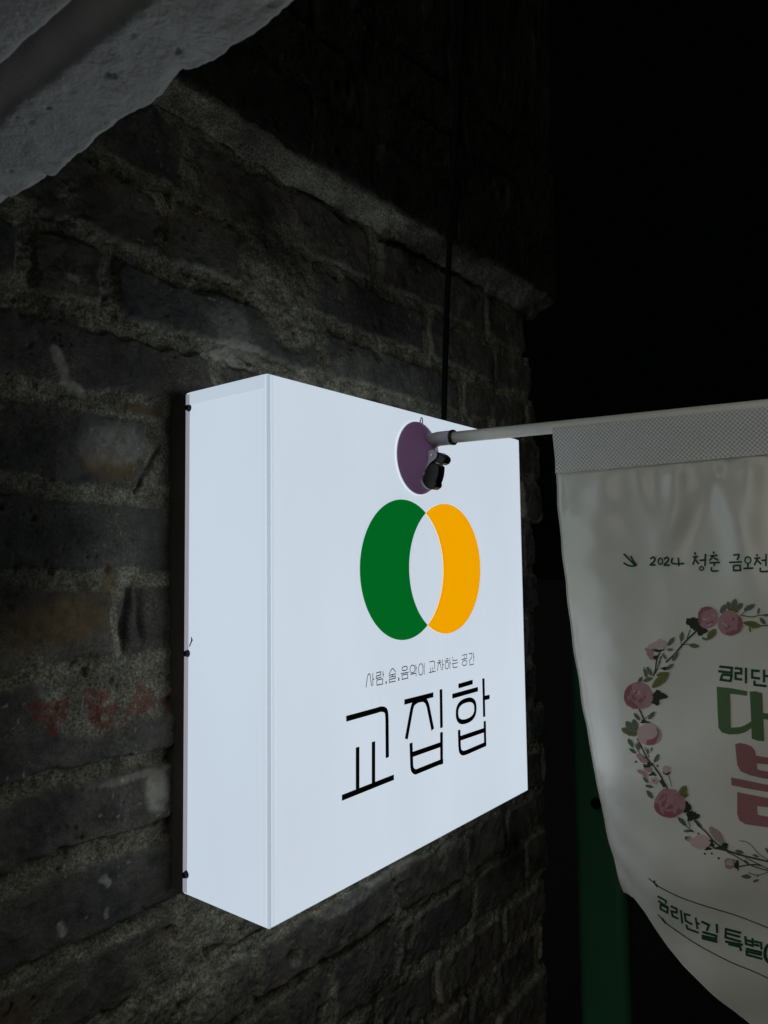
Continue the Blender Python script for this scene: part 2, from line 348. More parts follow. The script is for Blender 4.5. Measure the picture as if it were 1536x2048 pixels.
# ------------------------------------------------------------------ rough plastered slab overhead
def build_slab():
    xs = np.concatenate([np.arange(-0.56, -0.40, 0.01), np.arange(-0.40, -0.150, 0.0012)])
    ys = np.concatenate([np.arange(-0.42, 0.13, 0.0014), [0.16, 0.2]])
    X, Y = np.meshgrid(xs, ys)
    epx = [(0,420),(20,408),(60,392),(100,368),(140,338),(180,305),(215,276),(250,248),(290,222),(320,208),(345,180),(370,160),(410,150),(440,128),(480,105),(520,82),(560,52),(585,30),(610,0)]
    E = np.array([plane(x, y, 2, 0.55)[:2] for x, y in epx]); E = E[np.argsort(E[:, 1])]
    xe = np.interp(Y, E[:, 1], E[:, 0]) + 0.0010*vnoise(Y, Y*0, 0.012, 101, 3)
    # squeeze columns so the sheet's last one is the broken edge
    T = (X-xs[0])/(xs[-1]-xs[0]); X = np.where(X > -0.40, -0.40 + (X+0.40)/(xs[-1]+0.40)*(xe+0.40), X)
    e = xe - X
    z = 0.55 + 0.0020*vnoise(X, Y, 0.05, 103, 3) + 0.0007*vnoise(X, Y, 0.008, 105, 3) + 0.00035*vnoise(X, Y, 0.003, 106, 2)
    z = z + 0.006*sstep(0.006, 0.0, e + 0.003*vnoise(X, Y, 0.01, 107, 2))            # worn arris
    z = z + 0.0025*sstep(0.016, 0.004, e)*sstep(0.05, 0.4, vnoise(X, Y, 0.025, 109, 2))
    G = np.array([plane(*q, 2, 0.55)[:2] for q in [(0, 190), (120, 95), (232, 0)]]); G = G[np.argsort(G[:, 1])]
    gx = np.interp(Y, G[:, 1], G[:, 0]) + 0.001*vnoise(Y, Y*0, 0.05, 111, 2)
    gx = np.where(Y > G[-1, 1], G[-1, 0] + (Y-G[-1, 1])*0.07, gx)
    z = z + 0.034*np.exp(-(np.abs(X-gx+.001)/0.0068)**2.2)
    for u, v, r, dp in [(k[0], k[1], k[2]*.62, k[3]*.8) for k in [(356, 106, .0022, .004), (265, 70, .0025, .002), (97, 216, .002, .0035), (33, 234, .0014, .003), (60, 245, .003, .0015), (20, 342, .0025, .002), (215, 148, .0025, .0028), (228, 149, .0022, .0028), (140, 180, .004, .0015), (242, 45, .003, .0018), (310, 45, .003, .001)]]:
        p = plane(u, v, 2, 0.55); z = z + dp*np.exp(-(((X-p[0])/r)**2 + ((Y-p[1])/(r*1.3))**2)**1.5)
    n = vnoise(X, Y, 0.010, 113, 2); z = z + 0.0012*sstep(0.74, 0.95, n)
    nr, nc = X.shape
    # wrap the edge upwards
    Xe = np.concatenate([X, X[:, -1:] - 0.001, X[:, -1:] - 0.004], 1); Ye = np.concatenate([Y, Y[:, -1:], Y[:, -1:]], 1)
    Zt = np.concatenate([z, z[:, -1:] + 0.012, z[:, -1:]*0 + 0.66], 1)
    # top sheet
    Xe = np.concatenate([Xe, X[:, :1]], 1); Ye = np.concatenate([Ye, Y[:, :1]], 1); Zt = np.concatenate([Zt, z[:, :1]*0 + 0.66], 1)
    nr, nc = Xe.shape
    co = np.stack([Xe, Ye, Zt + Z0], -1).reshape(-1, 3)
    idx = np.arange(nr*nc).reshape(nr, nc)
    q = np.stack([idx[:-1, :-1], idx[1:, :-1], idx[1:, 1:], idx[:-1, 1:]], -1).reshape(-1).astype(np.int32); nf = len(q)//4
    me = bpy.data.meshes.new('concrete_slab'); me.vertices.add(len(co)); me.vertices.foreach_set('co', co.astype(np.float32).ravel())
    me.loops.add(len(q)); me.loops.foreach_set('vertex_index', q); me.polygons.add(nf)
    me.polygons.foreach_set('loop_start', np.arange(nf, dtype=np.int32)*4); me.polygons.foreach_set('use_smooth', np.ones(nf, bool)); me.update(calc_edges=True)
    m = pmat('rough_plaster', (.86, .84, .79), 0.85, spec=0.2, noise=0.22, nscale=40, bump=0.5, bscale=420)
    tag(link('concrete_slab', me, m), 'pale pitted concrete slab with a ragged edge and dark groove, overhead', 'slab')
build_slab()

# ------------------------------------------------------------------ light box sign
sign = tag(empty('light_box_sign', (W/2, D, 0)), 'glowing white square light box sign with green and orange circles, on the brick wall', 'sign')
SO = (W/2, D, 0)
def sbox(name, x0, x1, y0, y1, z0, z1, mat, b=0.0004, parent=sign, off=SO, seg=2):
    bm = bmesh.new(); bevelbox(bm, x0-off[0], x1-off[0], y0-off[1], y1-off[1], z0-off[2], z1-off[2], b, seg)
    return bm_obj(name, bm, mat, parent)
T = 0.003
s = 0.0030
sbox('falloff_strip', s, 0.0066, 0.0001, T, 0.0015, H-0.0015, M_falloff, .0002)  # invented strips carrying the painted light falloff beside the corner seam
sbox('falloff_strip', 0.0001, T, 0.0040, 0.0100, 0.0015, H-0.0015, M_falloff, .0002)
sbox('front_panel', 0.0066, W-0.0015, 0, T, 0.0015, H-0.0015, M_face)
sbox('corner_seam', 0.0004, s, 0.0003, 0.0040, 0.0008, H-0.0008, M_seam, 0.0010, seg=3)
sbox('side_panel', 0, T, 0.0100, D-0.0065, 0.0015, H-0.0015, M_side)
sbox('side_panel', W-T, W, 0.0015, D, 0.0015, H-0.0015, M_side)
sbox('side_panel', 0.0015, W-0.0015, T, D, H-T, H, M_side)
sbox('side_panel', 0.0015, W-0.0015, T, D, 0, T, M_side)
sbox('edge_strip', 0.0004, T, D-0.0065, D, 0.0015, H-0.0015, glow('acrylic_back_shade', srgb(135, 134, 146), 1.0, vary=.05))  # back of the panel, emission dimmed to imitate shade from the inner flange
# overlapping top flange line on the side
sbox('edge_strip', -0.0003, 0.001, 0.0045, D-0.0065, H-0.0125, H-0.0005, glow('acrylic_flange', srgb(190, 203, 218), 0.95, base=(.25, .25, .25), vary=0.04), 0.0002)
fr = sbox('rear_frame', 0.001, W-0.001, D+0.0002, WY+0.004, 0.001, H-0.001, M_metal, 0.001)
for z in (0.435, 0.211, 0.018):
    for x, d in ((0, -1), (W, 1)):
        bm = bmesh.new()
        bmesh.ops.create_cone(bm, cap_ends=True, segments=20, radius1=0.0036, radius2=0.0024, depth=0.0040)
        bmesh.ops.create_cone(bm, cap_ends=True, segments=6, radius1=0.0013, radius2=0.0013, depth=0.0048)
        bmesh.ops.rotate(bm, verts=bm.verts, cent=(0,0,0), matrix=Matrix.Rotation(math.radians(90*d), 3, 'Y'))
        bmesh.ops.translate(bm, verts=bm.verts, vec=(x-SO[0]+d*0.0012, 0.1060-SO[1], z))
        bm_obj('screw', bm, M_screw, sign)
# small dark fleck stuck beside the middle screw
fp = [plane(x, y, 0, -0.0006) for x, y in [(382, 1274), (384, 1280), (380, 1290), (378, 1294)]]
bm = bmesh.new(); tube(bm, [(-0.0006-SO[0], q_[1]-SO[1], q_[2]) for q_ in fp], [.0003, .0008, .0005, .0002], 8)
bm_obj('dirt_fleck', bm, M_black, sign)
# ---- lettering and emblem
def catmull(P, n=6):
    P = [np.array(p, float) for p in P]
    if len(P) < 3: return P
    out = []
    Q = [2*P[0]-P[1]] + P + [2*P[-1]-P[-2]]
    for i in range(1, len(Q)-2):
        for k in range(n):
            t = k/n
            out.append(0.5*((2*Q[i]) + (-Q[i-1]+Q[i+1])*t + (2*Q[i-1]-5*Q[i]+4*Q[i+1]-Q[i+2])*t*t + (-Q[i-1]+3*Q[i]-3*Q[i+1]+Q[i+2])*t**3))
    out.append(P[-1]); return out
def ribbon2d(P, wd, closed=False):
    """strip polygon pairs in 2D, mitred"""
    P = [np.array(p, float) for p in P]; n = len(P); L, R = [], []
    for i in range(n):
        a = P[i-1] if (i > 0 or closed) else None; b = P[(i+1) % n] if (i < n-1 or closed) else None
        d1 = (P[i]-a) if a is not None else (b-P[i]); d2 = (b-P[i]) if b is not None else d1
        d1 = d1/(np.linalg.norm(d1)+1e-12); d2 = d2/(np.linalg.norm(d2)+1e-12)
        t = d1+d2; t = t/(np.linalg.norm(t)+1e-12); nrm = np.array([-t[1], t[0]]); k = max(0.45, abs(np.dot(nrm, np.array([-d1[1], d1[0]]))))
        L.append(P[i]+nrm*wd/2/k); R.append(P[i]-nrm*wd/2/k)
    return L, R
class Strips:
    def __init__(s): s.v = []; s.f = []; s.k = 0
    def add(s, L, R, to3, closed=False):
        n = len(L); b = len(s.v)
        s.v += [to3(p, s.k) for p in L] + [to3(p, s.k) for p in R]; s.k += 1
        for i in range(n if closed else n-1):
            j = (i+1) % n; s.f.append((b+i, b+n+i, b+n+j, b+j))
    def fill(s, P, to3):
        bm = bmesh.new(); vs = [bm.verts.new((p[0], p[1], 0)) for p in P]
        f = bm.faces.new(vs); bm.normal_update()
        bmesh.ops.triangulate(bm, faces=[f]); bm.verts.index_update(); b = len(s.v)
        s.v += [to3((v.co.x, v.co.y), s.k) for v in bm.verts]; s.k += 1
        s.f += [tuple(b+v.index for v in f.verts) for f in bm.faces]; bm.free()
def facept(o):   # crop coordinates -> (x, z) of the sign's face
    def g(u, v):
        p = plane(o[0]+u/o[2], o[1]+v/o[2], 1, 0.0); return np.array([p[0], p[2]])
    return g
f3 = lambda d: (lambda p, k: (p[0], -d-0.000004*k, p[1]))
# emblem: two crescents either side of the lens
r = 0.07126; c1 = (0.1869, 0.2836); c2 = (0.2660, 0.2836); hx = (c1[0]+c2[0])/2; a0 = math.acos((hx-c1[0])/r)
def crescent(ca, cb, sgn):
    P = []
    for k in range(65):
        a = a0 + (2*math.pi-2*a0)*k/64
        P.append((ca[0]+sgn*r*math.cos(a), ca[1]+r*math.sin(a)))
    for k in range(1, 32):
        a = math.pi + a0 - 2*a0*k/32
        P.append((cb[0]+sgn*r*math.cos(a), cb[1]+r*math.sin(a)))
    return P
for ca, cb, sgn, mt, lb in ((c1, c2, 1, M_green, 'green crescent of the emblem'), (c2, c1, -1, M_orange, 'orange crescent of the emblem')):
    S = Strips(); P = crescent(ca, cb, sgn); S.fill(P if sgn > 0 else P[::-1], f3(0.0004))
    o = mesh('emblem_crescent', S.v, S.f, mt, sign, off=SO); o['label'] = lb
g = facept((650, 1280, 3.84)); S = Strips(); wd = 0.0052
def arc(P, corner, n=5):   # polyline with a rounded corner at index
    i = corner; a, b, c = [np.array(P[k], float) for k in (i-1, i, i+1)]
    return list(P[:i]) + [tuple((1-t)**2*a + 2*t*(1-t)*b + t*t*c) for t in np.linspace(0, 1, n+2)] + list(P[i+1:])
main = [[(160,605),(395,540),(425,531),(450,533),(466,546),(472,575),(474,620),(476,903)], [(248,822),(248,1165)], [(370,780),(370,1110)], [(127,1212),(527,1053)],
        [(607,477),(830,420)], [(622,760),(664,528),(677,490),(706,465),(722,460)], [(722,460),(752,455),(775,472),(789,508),(825,688)], [(888,378),(892,674)],
        [(892,707),(893,955)], [(658,790),(663,950),(668,990),(690,1012),(722,1002),(905,928)], [(660,882),(893,800)],
        [(1022,354),(1132,322)], [(975,432),(1172,377)], [(1214,295),(1220,590)], [(1216,447),(1262,436)],
        [(1224,622),(1228,812)], [(1027,690),(1031,812),(1036,850),(1055,868),(1085,862),(1235,797)], [(1030,757),(1226,690)]]
for st in main:
    P = [g(*q) for q in st]
    if len(P) > 2: P = [P[0]] + [np.array(x) for x in catmull(P[1:-1], 4)] + [P[-1]]
    S.add(*ribbon2d(P, wd), f3(0.0004))
def ellipse(S, g, cx, cy, rx, ry, wd, to3, sq=2.3, n=40):
    """rx, ry measured horizontally / vertically in the photograph crop"""
    c = g(cx, cy); ax = abs(g(cx+rx, cy)[0]-g(cx-rx, cy)[0])/2; az = abs(g(cx, cy-ry)[1]-g(cx, cy+ry)[1])/2
    P = []
    for k in range(n):
        a = 2*math.pi*k/n; ca, sa = math.cos(a), math.sin(a)
        P.append(c + np.array([ax*math.copysign(abs(ca)**(2/sq), ca), az*math.copysign(abs(sa)**(2/sq), sa)]))
    L, R = ribbon2d(P, wd, True); S.add(L, R, to3, True)
ellipse(S, g, 1083, 543, 71, 80, wd, f3(0.0004), 2.5)
mesh('lettering', S.v, S.f, M_black, sign, off=SO)
g = facept((700, 1280, 5.486)); S = Strips(); wd = 0.00092
small = [[(172,522),(185,420),(195,380),(207,368),(217,380),(232,505)], [(247,362),(247,505)], [(247,432),(262,428)],
  [(283,362),(333,348),(335,382),(285,395),(283,422),(340,408)], [(357,340),(360,408)], [(358,378),(370,375)], [(290,440),(355,425),(355,482),(292,495),(290,438)],
  [(425,375),(450,325),(465,312),(478,322),(497,352)], [(420,388),(502,370)], [(462,380),(462,402)], [(425,410),(495,395),(495,418),(428,434),(428,464),(497,450)],
  [(553,370),(640,352)], [(567,385),(628,372),(630,418),(568,432),(567,383)], [(718,268),(720,350)], [(719,308),(732,305)], [(660,378),(720,362),(722,398)],
  [(810,248),(810,382)], [(865,242),(908,231),(925,240),(925,318)], [(880,300),(880,355)], [(905,295),(905,350)], [(862,358),(935,342)],
  [(965,228),(990,222)], [(950,252),(1000,240)], [(953,340),(965,270),(975,250)], [(978,250),(990,270),(997,330)], [(1010,212),(1013,332)], [(1012,272),(1025,269)],
  [(1048,208),(1072,202)], [(1035,232),(1080,222)], [(1090,192),(1093,318)], [(1092,252),(1103,250)],
  [(1122,182),(1125,228),(1175,218)], [(1115,262),(1178,248)], [(1125,268),(1128,303),(1175,295)],
  [(1228,168),(1275,158),(1275,188)], [(1250,180),(1250,208)], [(1220,215),(1283,200)], [(1298,152),(1335,145),(1330,195),(1300,232)], [(1350,138),(1353,238)], [(1352,190),(1362,188)], [(1308,235),(1310,275),(1355,262)]]
for st in small: S.add(*ribbon2d([g(*q) for q in st], wd), f3(0.0004))
for st in [[(392,450),(391,480)], [(530,410),(530,448)]]: S.add(*ribbon2d([g(*q) for q in st], wd*1.9), f3(0.0004))
for e in [(595,312,30,22), (680,318,26,42), (772,322,24,62), (1058,278,19,38), (1252,252,25,27)]: ellipse(S, g, *e, wd, f3(0.0004), 2.3, 28)
mesh('tagline', S.v, S.f, M_ink, sign, off=SO)

# ------------------------------------------------------------------ black cable hanging to the sign
bm = bmesh.new()
pts = [plane(*q, 1, 0.075) for q in [(905,372),(900,460),(896,560),(893,640),(890,740),(888,835)]]
P = [np.array([pts[0][0]+0.03*k*0.4, 0.075 - 0.0, pts[0][2]+0.09*k]) for k in range(9, 0, -1)] + pts
P = catmull(P, 4) + [np.array([pts[-1][0]-0.003, 0.075, 0.465]), np.array([pts[-1][0]-0.004, 0.075, 0.447])]
tube(bm, [(p[0], p[1], p[2]) for p in P], 0.0038, 12)
c = bm_obj('power_cable', bm, pmat('black_rubber', (.005, .005, .0055), 0.8, spec=0.06)); c.location = (0, 0, Z0)
tag(c, 'thin black cable hanging down past the jutting bricks to the top of the lit sign', 'cable')

# ------------------------------------------------------------------ suction mount and pole
CX, CZ = 0.2135, 0.4005
PX, PZ = 0.2255, 0.4205
M_cup = None
def cup_mat():
    m, nt, b = newmat('purple_rubber')
    b.inputs['Base Color'].default_value = (.42, .29, .42, 1); b.inputs['Roughness'].default_value = 0.30
    b.inputs['Specular IOR Level'].default_value = 0.45
    tl = nt.nodes.new('ShaderNodeBsdfTranslucent'); tl.inputs[0].default_value = (.24, .11, .21, 1)
    mx = nt.nodes.new('ShaderNodeMixShader'); mx.inputs[0].default_value = 0.36
    nt.links.new(b.outputs[0], mx.inputs[1]); nt.links.new(tl.outputs[0], mx.inputs[2]); nt.links.new(mx.outputs[0], nt.nodes['Material Output'].inputs[0])
    return m
mount = tag(empty('suction_mount', (CX, 0, CZ)), 'purple suction cup with lever, stuck on the lit sign, holding a pale pole', 'mount')
MO = (CX, 0, CZ)
bm = bmesh.new()
prof = [(.0378, .0012), (.0386, .0015), (.0384, .0024), (.0350, .0040), (.030, .0062), (.025, .0087), (.020, .0115), (.015, .0145), (.0115, .017), (.0095, .0185), (0, .0190)]
lathe(bm, prof, n=64); bm_obj('suction_cup', bm, cup_mat(), mount, True)
bm = bmesh.new(); lathe(bm, [(.0370, .0003), (.0392, .0003), (.0396, .0007), (.0390, .0011), (.0370, .0011)], n=64)
bm_obj('cup_rim', bm, glow('rim_glow', srgb(205, 214, 230), .85, vary=.02), mount, True)  # emission stands in for sign light passing through the clear rim
bm = bmesh.new(); tube(bm, [(.0035, -.0015, .037), (.0036, -.0018, .0415), (.0042, -.002, .0432), (.0055, -.002, .0440), (.0068, -.002, .0432), (.0074, -.0018, .0415), (.0075, -.0015, .037)], .0007, 8)
bm_obj('release_tab', bm, pmat('clear_plastic', (.5, .53, .58), .3), mount, True)
M_grey = pmat('grey_plastic', (.50, .48, .55), 0.42, noise=0.05)
M_dark = pmat('dark_plastic', (.010, .009, .009), 0.35, spec=0.4)
dx, dz = PX-CX, PZ-CZ
# the pole leans very slightly down as it runs out
py = [-.012, -.020, -.040, -.152, -.241, -.333, -.60]
def polez(y): return PZ + (y+0.02)*0.033
bm = bmesh.new(); tube(bm, [(dx*.55, -.008, dz*.75), (dx*.8, -.014, dz*.93), (dx, -.020, polez(-.02)-CZ), (dx, -.036, polez(-.036)-CZ)], [.0095, .0082, .0076, .0076], 28)
bm_obj('socket', bm, M_grey, mount, True)
bm = bmesh.new(); tube(bm, [(dx, -.0355, polez(-.0355)-CZ), (dx, -.0368, polez(-.0368)-CZ), (dx, -.0384, polez(-.0384)-CZ)], [.0080, .0083, .0080], 28)
bm_obj('socket_ring', bm, M_dark, mount, True)
bm = bmesh.new(); tube(bm, [(dx, y, polez(y)-CZ) for y in [-.0375, -.08, -.152, -.241, -.333, -.45, -.62]], .0059, 28)
bm_obj('pole', bm, pmat('white_pole', (.90, .89, .85), 0.38, noise=0.04), mount, True)
# lever: bracket cheek, pin, dark cam and thumb tab (traced on planes facing along the wall)
def slab_x(name, px, xa, xb, mat, bev=.0006, smooth=True):
    """an outline seen from the side, given a real place and thickness along x"""
    Q = [plane(x, y, 0, CX + xa) for x, y in px]
    bm = bmesh.new()
    A = [bm.verts.new((xa, q[1], q[2]-CZ)) for q in Q]; B = [bm.verts.new((xb, q[1], q[2]-CZ)) for q in Q]
    bm.faces.new(A); bm.faces.new(B[::-1])
    n = len(Q)
    for i in range(n): bm.faces.new((A[i], B[i], B[(i+1) % n], A[(i+1) % n]))
    bmesh.ops.recalc_face_normals(bm, faces=bm.faces)
    es = [e for e in bm.edges if abs(e.verts[0].co.x - e.verts[1].co.x) < 1e-7]
    bmesh.ops.bevel(bm, geom=es, offset=bev, segments=2, profile=.5, affect='EDGES')
    return bm_obj(name, bm, mat, mount, False)
q = lambda u, v: (790+u/12.05, 830+v/12.05)
bm = bmesh.new(); hub = [(0, .017), (.0065, .017), (.0065, .0205), (.005, .022), (0, .022)]; lathe(bm, hub, n=32)
bm_obj('hub', bm, pmat('purple_plastic', (.12, .07, .13), .4), mount, True)
slab_x('bracket', [q(*p) for p in [(755,890),(830,850),(900,835),(960,850),(1000,900),(1010,960),(990,1030),(940,1080),(880,1120),(830,1170),(770,1250),(720,1330),(705,1420),(660,1470),(650,1540),(670,1620),(720,1700),(790,1760),(860,1790),(850,1810),(770,1795),(680,1730),(620,1640),(602,1560),(620,1480),(660,1420),(670,1340),(710,1240),(790,1090),(750,1020)]], -.0075, -.0055, M_grey, .0004)
slab_x('thumb_tab', [q(*p) for p in [(780,1250),(850,1150),(920,1140),(1000,1170),(1060,1230),(1055,1330),(1040,1450),(1010,1560),(985,1620),(995,1680),(970,1740),(900,1790),(830,1790),(750,1740),(690,1650),(665,1560),(680,1470),(725,1420),(735,1330)]], -.0054, .0065, M_dark, .0014)
slab_x('cam', [q(*p) for p in [(960,890),(1060,900),(1150,950),(1205,1010),(1215,1080),(1170,1160),(1100,1195),(1010,1150),(930,1110)]], -.0054, .0065, M_dark, .0018)
p0 = plane(*q(890, 965), 0, CX-.0075)
bm = bmesh.new(); tube(bm, [(-.0086, p0[1], p0[2]-CZ), (.0075, p0[1], p0[2]-CZ)], .0014, 14); bm_obj('pin', bm, pmat('pin_steel', (.5, .5, .52), .25, metal=1), mount, False)

# ------------------------------------------------------------------ banner
ZT = polez(-.152)-0.004      # cloth hangs from the pole's underside
def kcurl(z):
    b = np.clip((0.372-z)/0.38, 0, 1.3); return 0.062*b**1.0
EL = None
def yedge(z): return np.interp(z, EZ, EY)
EZ = np.array([-1, 1.0]); EY = np.array([-.153, -.153])
def Sx(y, z):
    b = np.clip((0.372-z)/0.40, 0, 1.2); e = np.maximum(yedge(z)-y, 0)
    s = PX + 0.0005 + kcurl(z)*np.exp(-(e/0.032)**1.4)
    wr = np.clip((0.385-z)/0.03, 0, 1)
    s = s - 0.0052*wr*b**0.5*np.sin(e*44+b*1.6+0.6)*np.exp(-e/0.3)
    s = s - 0.0012*wr*b*np.sin(e*130-z*22)*np.exp(-e/0.09) - 0.0007*wr*np.sin(e*60+z*95+1.5*np.sin(z*40))*np.exp(-e/0.05)*np.clip(b*4, 0, 1)
    # gathers falling from the seam
    for yc, sl, am, wdt, ln in [(-.262, .12, .0030, .008, .13), (-.288, -.32, .0028, .007, .16), (-.318, .05, .0035, .010, .20), (-.226, -.25, .0016, .007, .10), (-.305, .55, -.0022, .009, .12), (-.20, .2, .0016, .010, .09), (-.36, .1, .004, .014, .2), (-.42, -.1, .004, .014, .2)]:
        t = (0.374-z); fade = np.clip(t/0.012, 0, 1)*np.exp(-(np.maximum(t, 0)/ln)**2)
        s = s - 1.5*am*fade*np.exp(-((y-yc-sl*t)/(wdt+0.10*np.maximum(t, 0)))**2)
    s = s + 0.0018*wr*np.sin(z*60+y*35)*b + 0.0009*wr*vnoise(y, z, 0.018, 141, 2)*np.exp(-e/0.10) + 0.0006*wr*np.sin(z*140-y*90)*np.exp(-e/0.05)
    s = s + 0.5*0.03*np.log1p(np.exp(np.clip((0.06-z)/0.03, -30, 30)))       # the foot swings back
    # hem at the left edge
    s = s - 0.0007*np.exp(-((e-0.004)/0.0016)**2)*wr
    return s
def onSv(px, py, d):
    """many measurements at once -> points of the hanging cloth, d metres in front of it"""
    px = np.asarray(px, float); py = np.asarray(py, float); d = np.asarray(d, float)
    R_ = np.stack([(px-768)/F, -(py-1024)/F, -np.ones_like(px)], 0); R_ = M @ R_
    x0 = np.full_like(px, PX)
    for _ in range(30):
        t = (x0-CAM[0])/R_[0]; x1 = Sx(CAM[1]+t*R_[1], CAM[2]+t*R_[2]) - d; x0 = x0 + 0.7*(x1-x0)
    t = (x0-CAM[0])/R_[0]
    return np.stack([CAM[0]+t*R_[0], CAM[1]+t*R_[1], CAM[2]+t*R_[2]], -1)
def onS(px, py, d=0.0): return onSv([px], [py], [d])[0]
edge_px = [(1114,950),(1116,985),(1122,1060),(1130,1140),(1137,1210),(1147,1290),(1156,1340),(1163,1390),(1172,1440),(1181,1490),(1191,1545),(1200,1590),(1212,1650),(1224,1700),(1236,1745),(1249,1785)]
for _ in range(6):
    pts = [onS(*p) for p in edge_px]
    o_ = np.argsort([p[2] for p in pts]); EZ = np.array([pts[i][2] for i in o_]); EY = np.array([pts[i][1] for i in o_])
ZBOT = EZ[0]; ZTOP = 0.3735
bot_px = [(1249,1785),(1268,1796),(1290,1825),(1312,1860),(1335,1893),(1365,1930),(1400,1965),(1440,2002),(1470,2024),(1500,2048)]
bp = [onS(*p) for p in bot_px]
BY = [p[1] for p in bp]; BZ = [p[2] for p in bp]
ymid = -0.372; yR = 2*ymid+0.155
BY += [-.33, ymid]; BZ += [BZ[-1]-.012, BZ[-1]-.018]
BY2 = BY + [2*ymid-y for y in BY[-2::-1]]; BZ2 = BZ + BZ[-2::-1]
o_ = np.argsort(BY2); BYs = np.array(BY2)[o_]; BZs = np.array(BZ2)[o_]
NA, NB = 260, 330
vs, fs, uv = [], [], []
A = np.linspace(0, 1, NA)
yl = float(yedge(ZBOT))
for j in range(NB):
    t = j/(NB-1)      # each column follows the tapering side, its foot on the rounded hem
    zb = np.interp(yl + (2*ymid-yl-yl)*A, BYs, BZs); z = ZTOP + (zb-ZTOP)*t
    L_ = yedge(np.maximum(z, ZBOT)); y = L_ + (2*ymid-2*L_)*A
    vs += [tuple(q_) for q_ in np.stack([Sx(y, z), y, z], -1)]
for j in range(NB-1):
    for i in range(NA-1):
        b = j*NA+i; fs.append((b, b+NA, b+NA+1, b+1))
banner = tag(empty('banner', (PX, ymid, polez(ymid))), 'white satin banner with rose wreath and Korean lettering, hanging from the pale pole', 'banner')
BO = (PX, ymid, polez(ymid))
def cloth_mat():
    m, nt, b = newmat('satin_cloth'); L = nt.links.new; N = nt.nodes.new
    b.inputs['Roughness'].default_value = 0.30; b.inputs['Specular IOR Level'].default_value = 1.0
    b.inputs['Sheen Weight'].default_value = 0.15; b.inputs['Sheen Roughness'].default_value = 0.4
    tc = N('ShaderNodeTexCoord')
    n = N('ShaderNodeTexNoise'); n.inputs['Scale'].default_value = 9; n.inputs['Detail'].default_value = 3; L(tc.outputs['Object'], n.inputs['Vector'])
    r = N('ShaderNodeValToRGB'); L(n.outputs[0], r.inputs[0]); e = r.color_ramp.elements
    e[0].position = .35; e[0].color = (.84, .82, .74, 1); e[1].position = .65; e[1].color = (.90, .885, .81, 1); L(r.outputs[0], b.inputs['Base Color'])
    mp = N('ShaderNodeMapping'); mp.inputs['Scale'].default_value = (1, 1, 1)
    w1 = N('ShaderNodeTexNoise'); w1.inputs['Scale'].default_value = 900; w1.inputs['Detail'].default_value = 2
    L(tc.outputs['Object'], mp.inputs[0]); L(mp.outputs[0], w1.inputs['Vector'])
    bu = N('ShaderNodeBump'); bu.inputs['Strength'].default_value = .25; bu.inputs['Distance'].default_value = .0004
    L(w1.outputs[0], bu.inputs['Height']); L(bu.outputs[0], b.inputs['Normal'])
    # thin cloth lets a little light through
    tl = N('ShaderNodeBsdfTranslucent'); tl.inputs[0].default_value = (.55, .55, .5, 1)
    mx = N('ShaderNodeMixShader'); mx.inputs[0].default_value = 0.12; out = nt.nodes['Material Output']
    L(b.outputs[0], mx.inputs[1]); L(tl.outputs[0], mx.inputs[2]); L(mx.outputs[0], out.inputs[0])
    return m
M_cloth = cloth_mat()
mesh('cloth', vs, fs, M_cloth, banner, True, off=BO)
# overlocked edge: a fine bumpy thread along the side
bm = bmesh.new(); TH = []
rr = []
for k in range(700):
    z = ZTOP + 0.0 + (ZBOT-ZTOP)*k/699; y = float(yedge(z)); TH.append((float(Sx(y, z))-.0002-BO[0], y+0.0002-BO[1], z-BO[2])); rr.append(.00052+.00022*math.sin(k*1.5))
tube(bm, TH, rr, 6); bm_obj('edge_stitching', bm, pmat('thread', (.75, .76, .70), .7), banner, True)
# mesh sleeve round the pole
def sleeve_mat():
    m, nt, b = newmat('sleeve_mesh'); L = nt.links.new; N = nt.nodes.new
    b.inputs['Roughness'].default_value = .55
    uvn = N('ShaderNodeUVMap'); uvn.uv_map = 'UVMap'
    sx = N('ShaderNodeSeparateXYZ'); L(uvn.outputs[0], sx.inputs[0])
    def M2(op, a, c=None):
        x = N('ShaderNodeMath'); x.operation = op
        for s_, i in ((a, 0), (c, 1)):
            if s_ is None: continue
            if isinstance(s_, (int, float)): x.inputs[i].default_value = s_
            else: L(s_, x.inputs[i])
        return x.outputs[0]
    P_ = 2*math.pi/0.00265
    u_ = M2('MULTIPLY', M2('ADD', sx.outputs[0], sx.outputs[1]), P_*.71); v_ = M2('MULTIPLY', M2('SUBTRACT', sx.outputs[0], sx.outputs[1]), P_*.71)
    pr = M2('ADD', M2('COSINE', u_), M2('COSINE', v_))
    t = N('ShaderNodeMapRange'); t.inputs[1].default_value = -.9; t.inputs[2].default_value = .7; L(pr, t.inputs[0])
    r = N('ShaderNodeMix'); r.data_type = 'RGBA'; L(t.outputs[0], r.inputs[0]); r.inputs[6].default_value = (.52, .52, .54, 1); r.inputs[7].default_value = (.97, .96, .93, 1)
    L(r.outputs[2], b.inputs['Base Color'])
    bu = N('ShaderNodeBump'); bu.inputs['Strength'].default_value = .6; bu.inputs['Distance'].default_value = .0004; L(t.outputs[0], bu.inputs['Height']); L(bu.outputs[0], b.inputs['Normal'])
    return m
vs, fs, uvs = [], [], []
NY, NS = 120, 40
y0s = -.1515; 
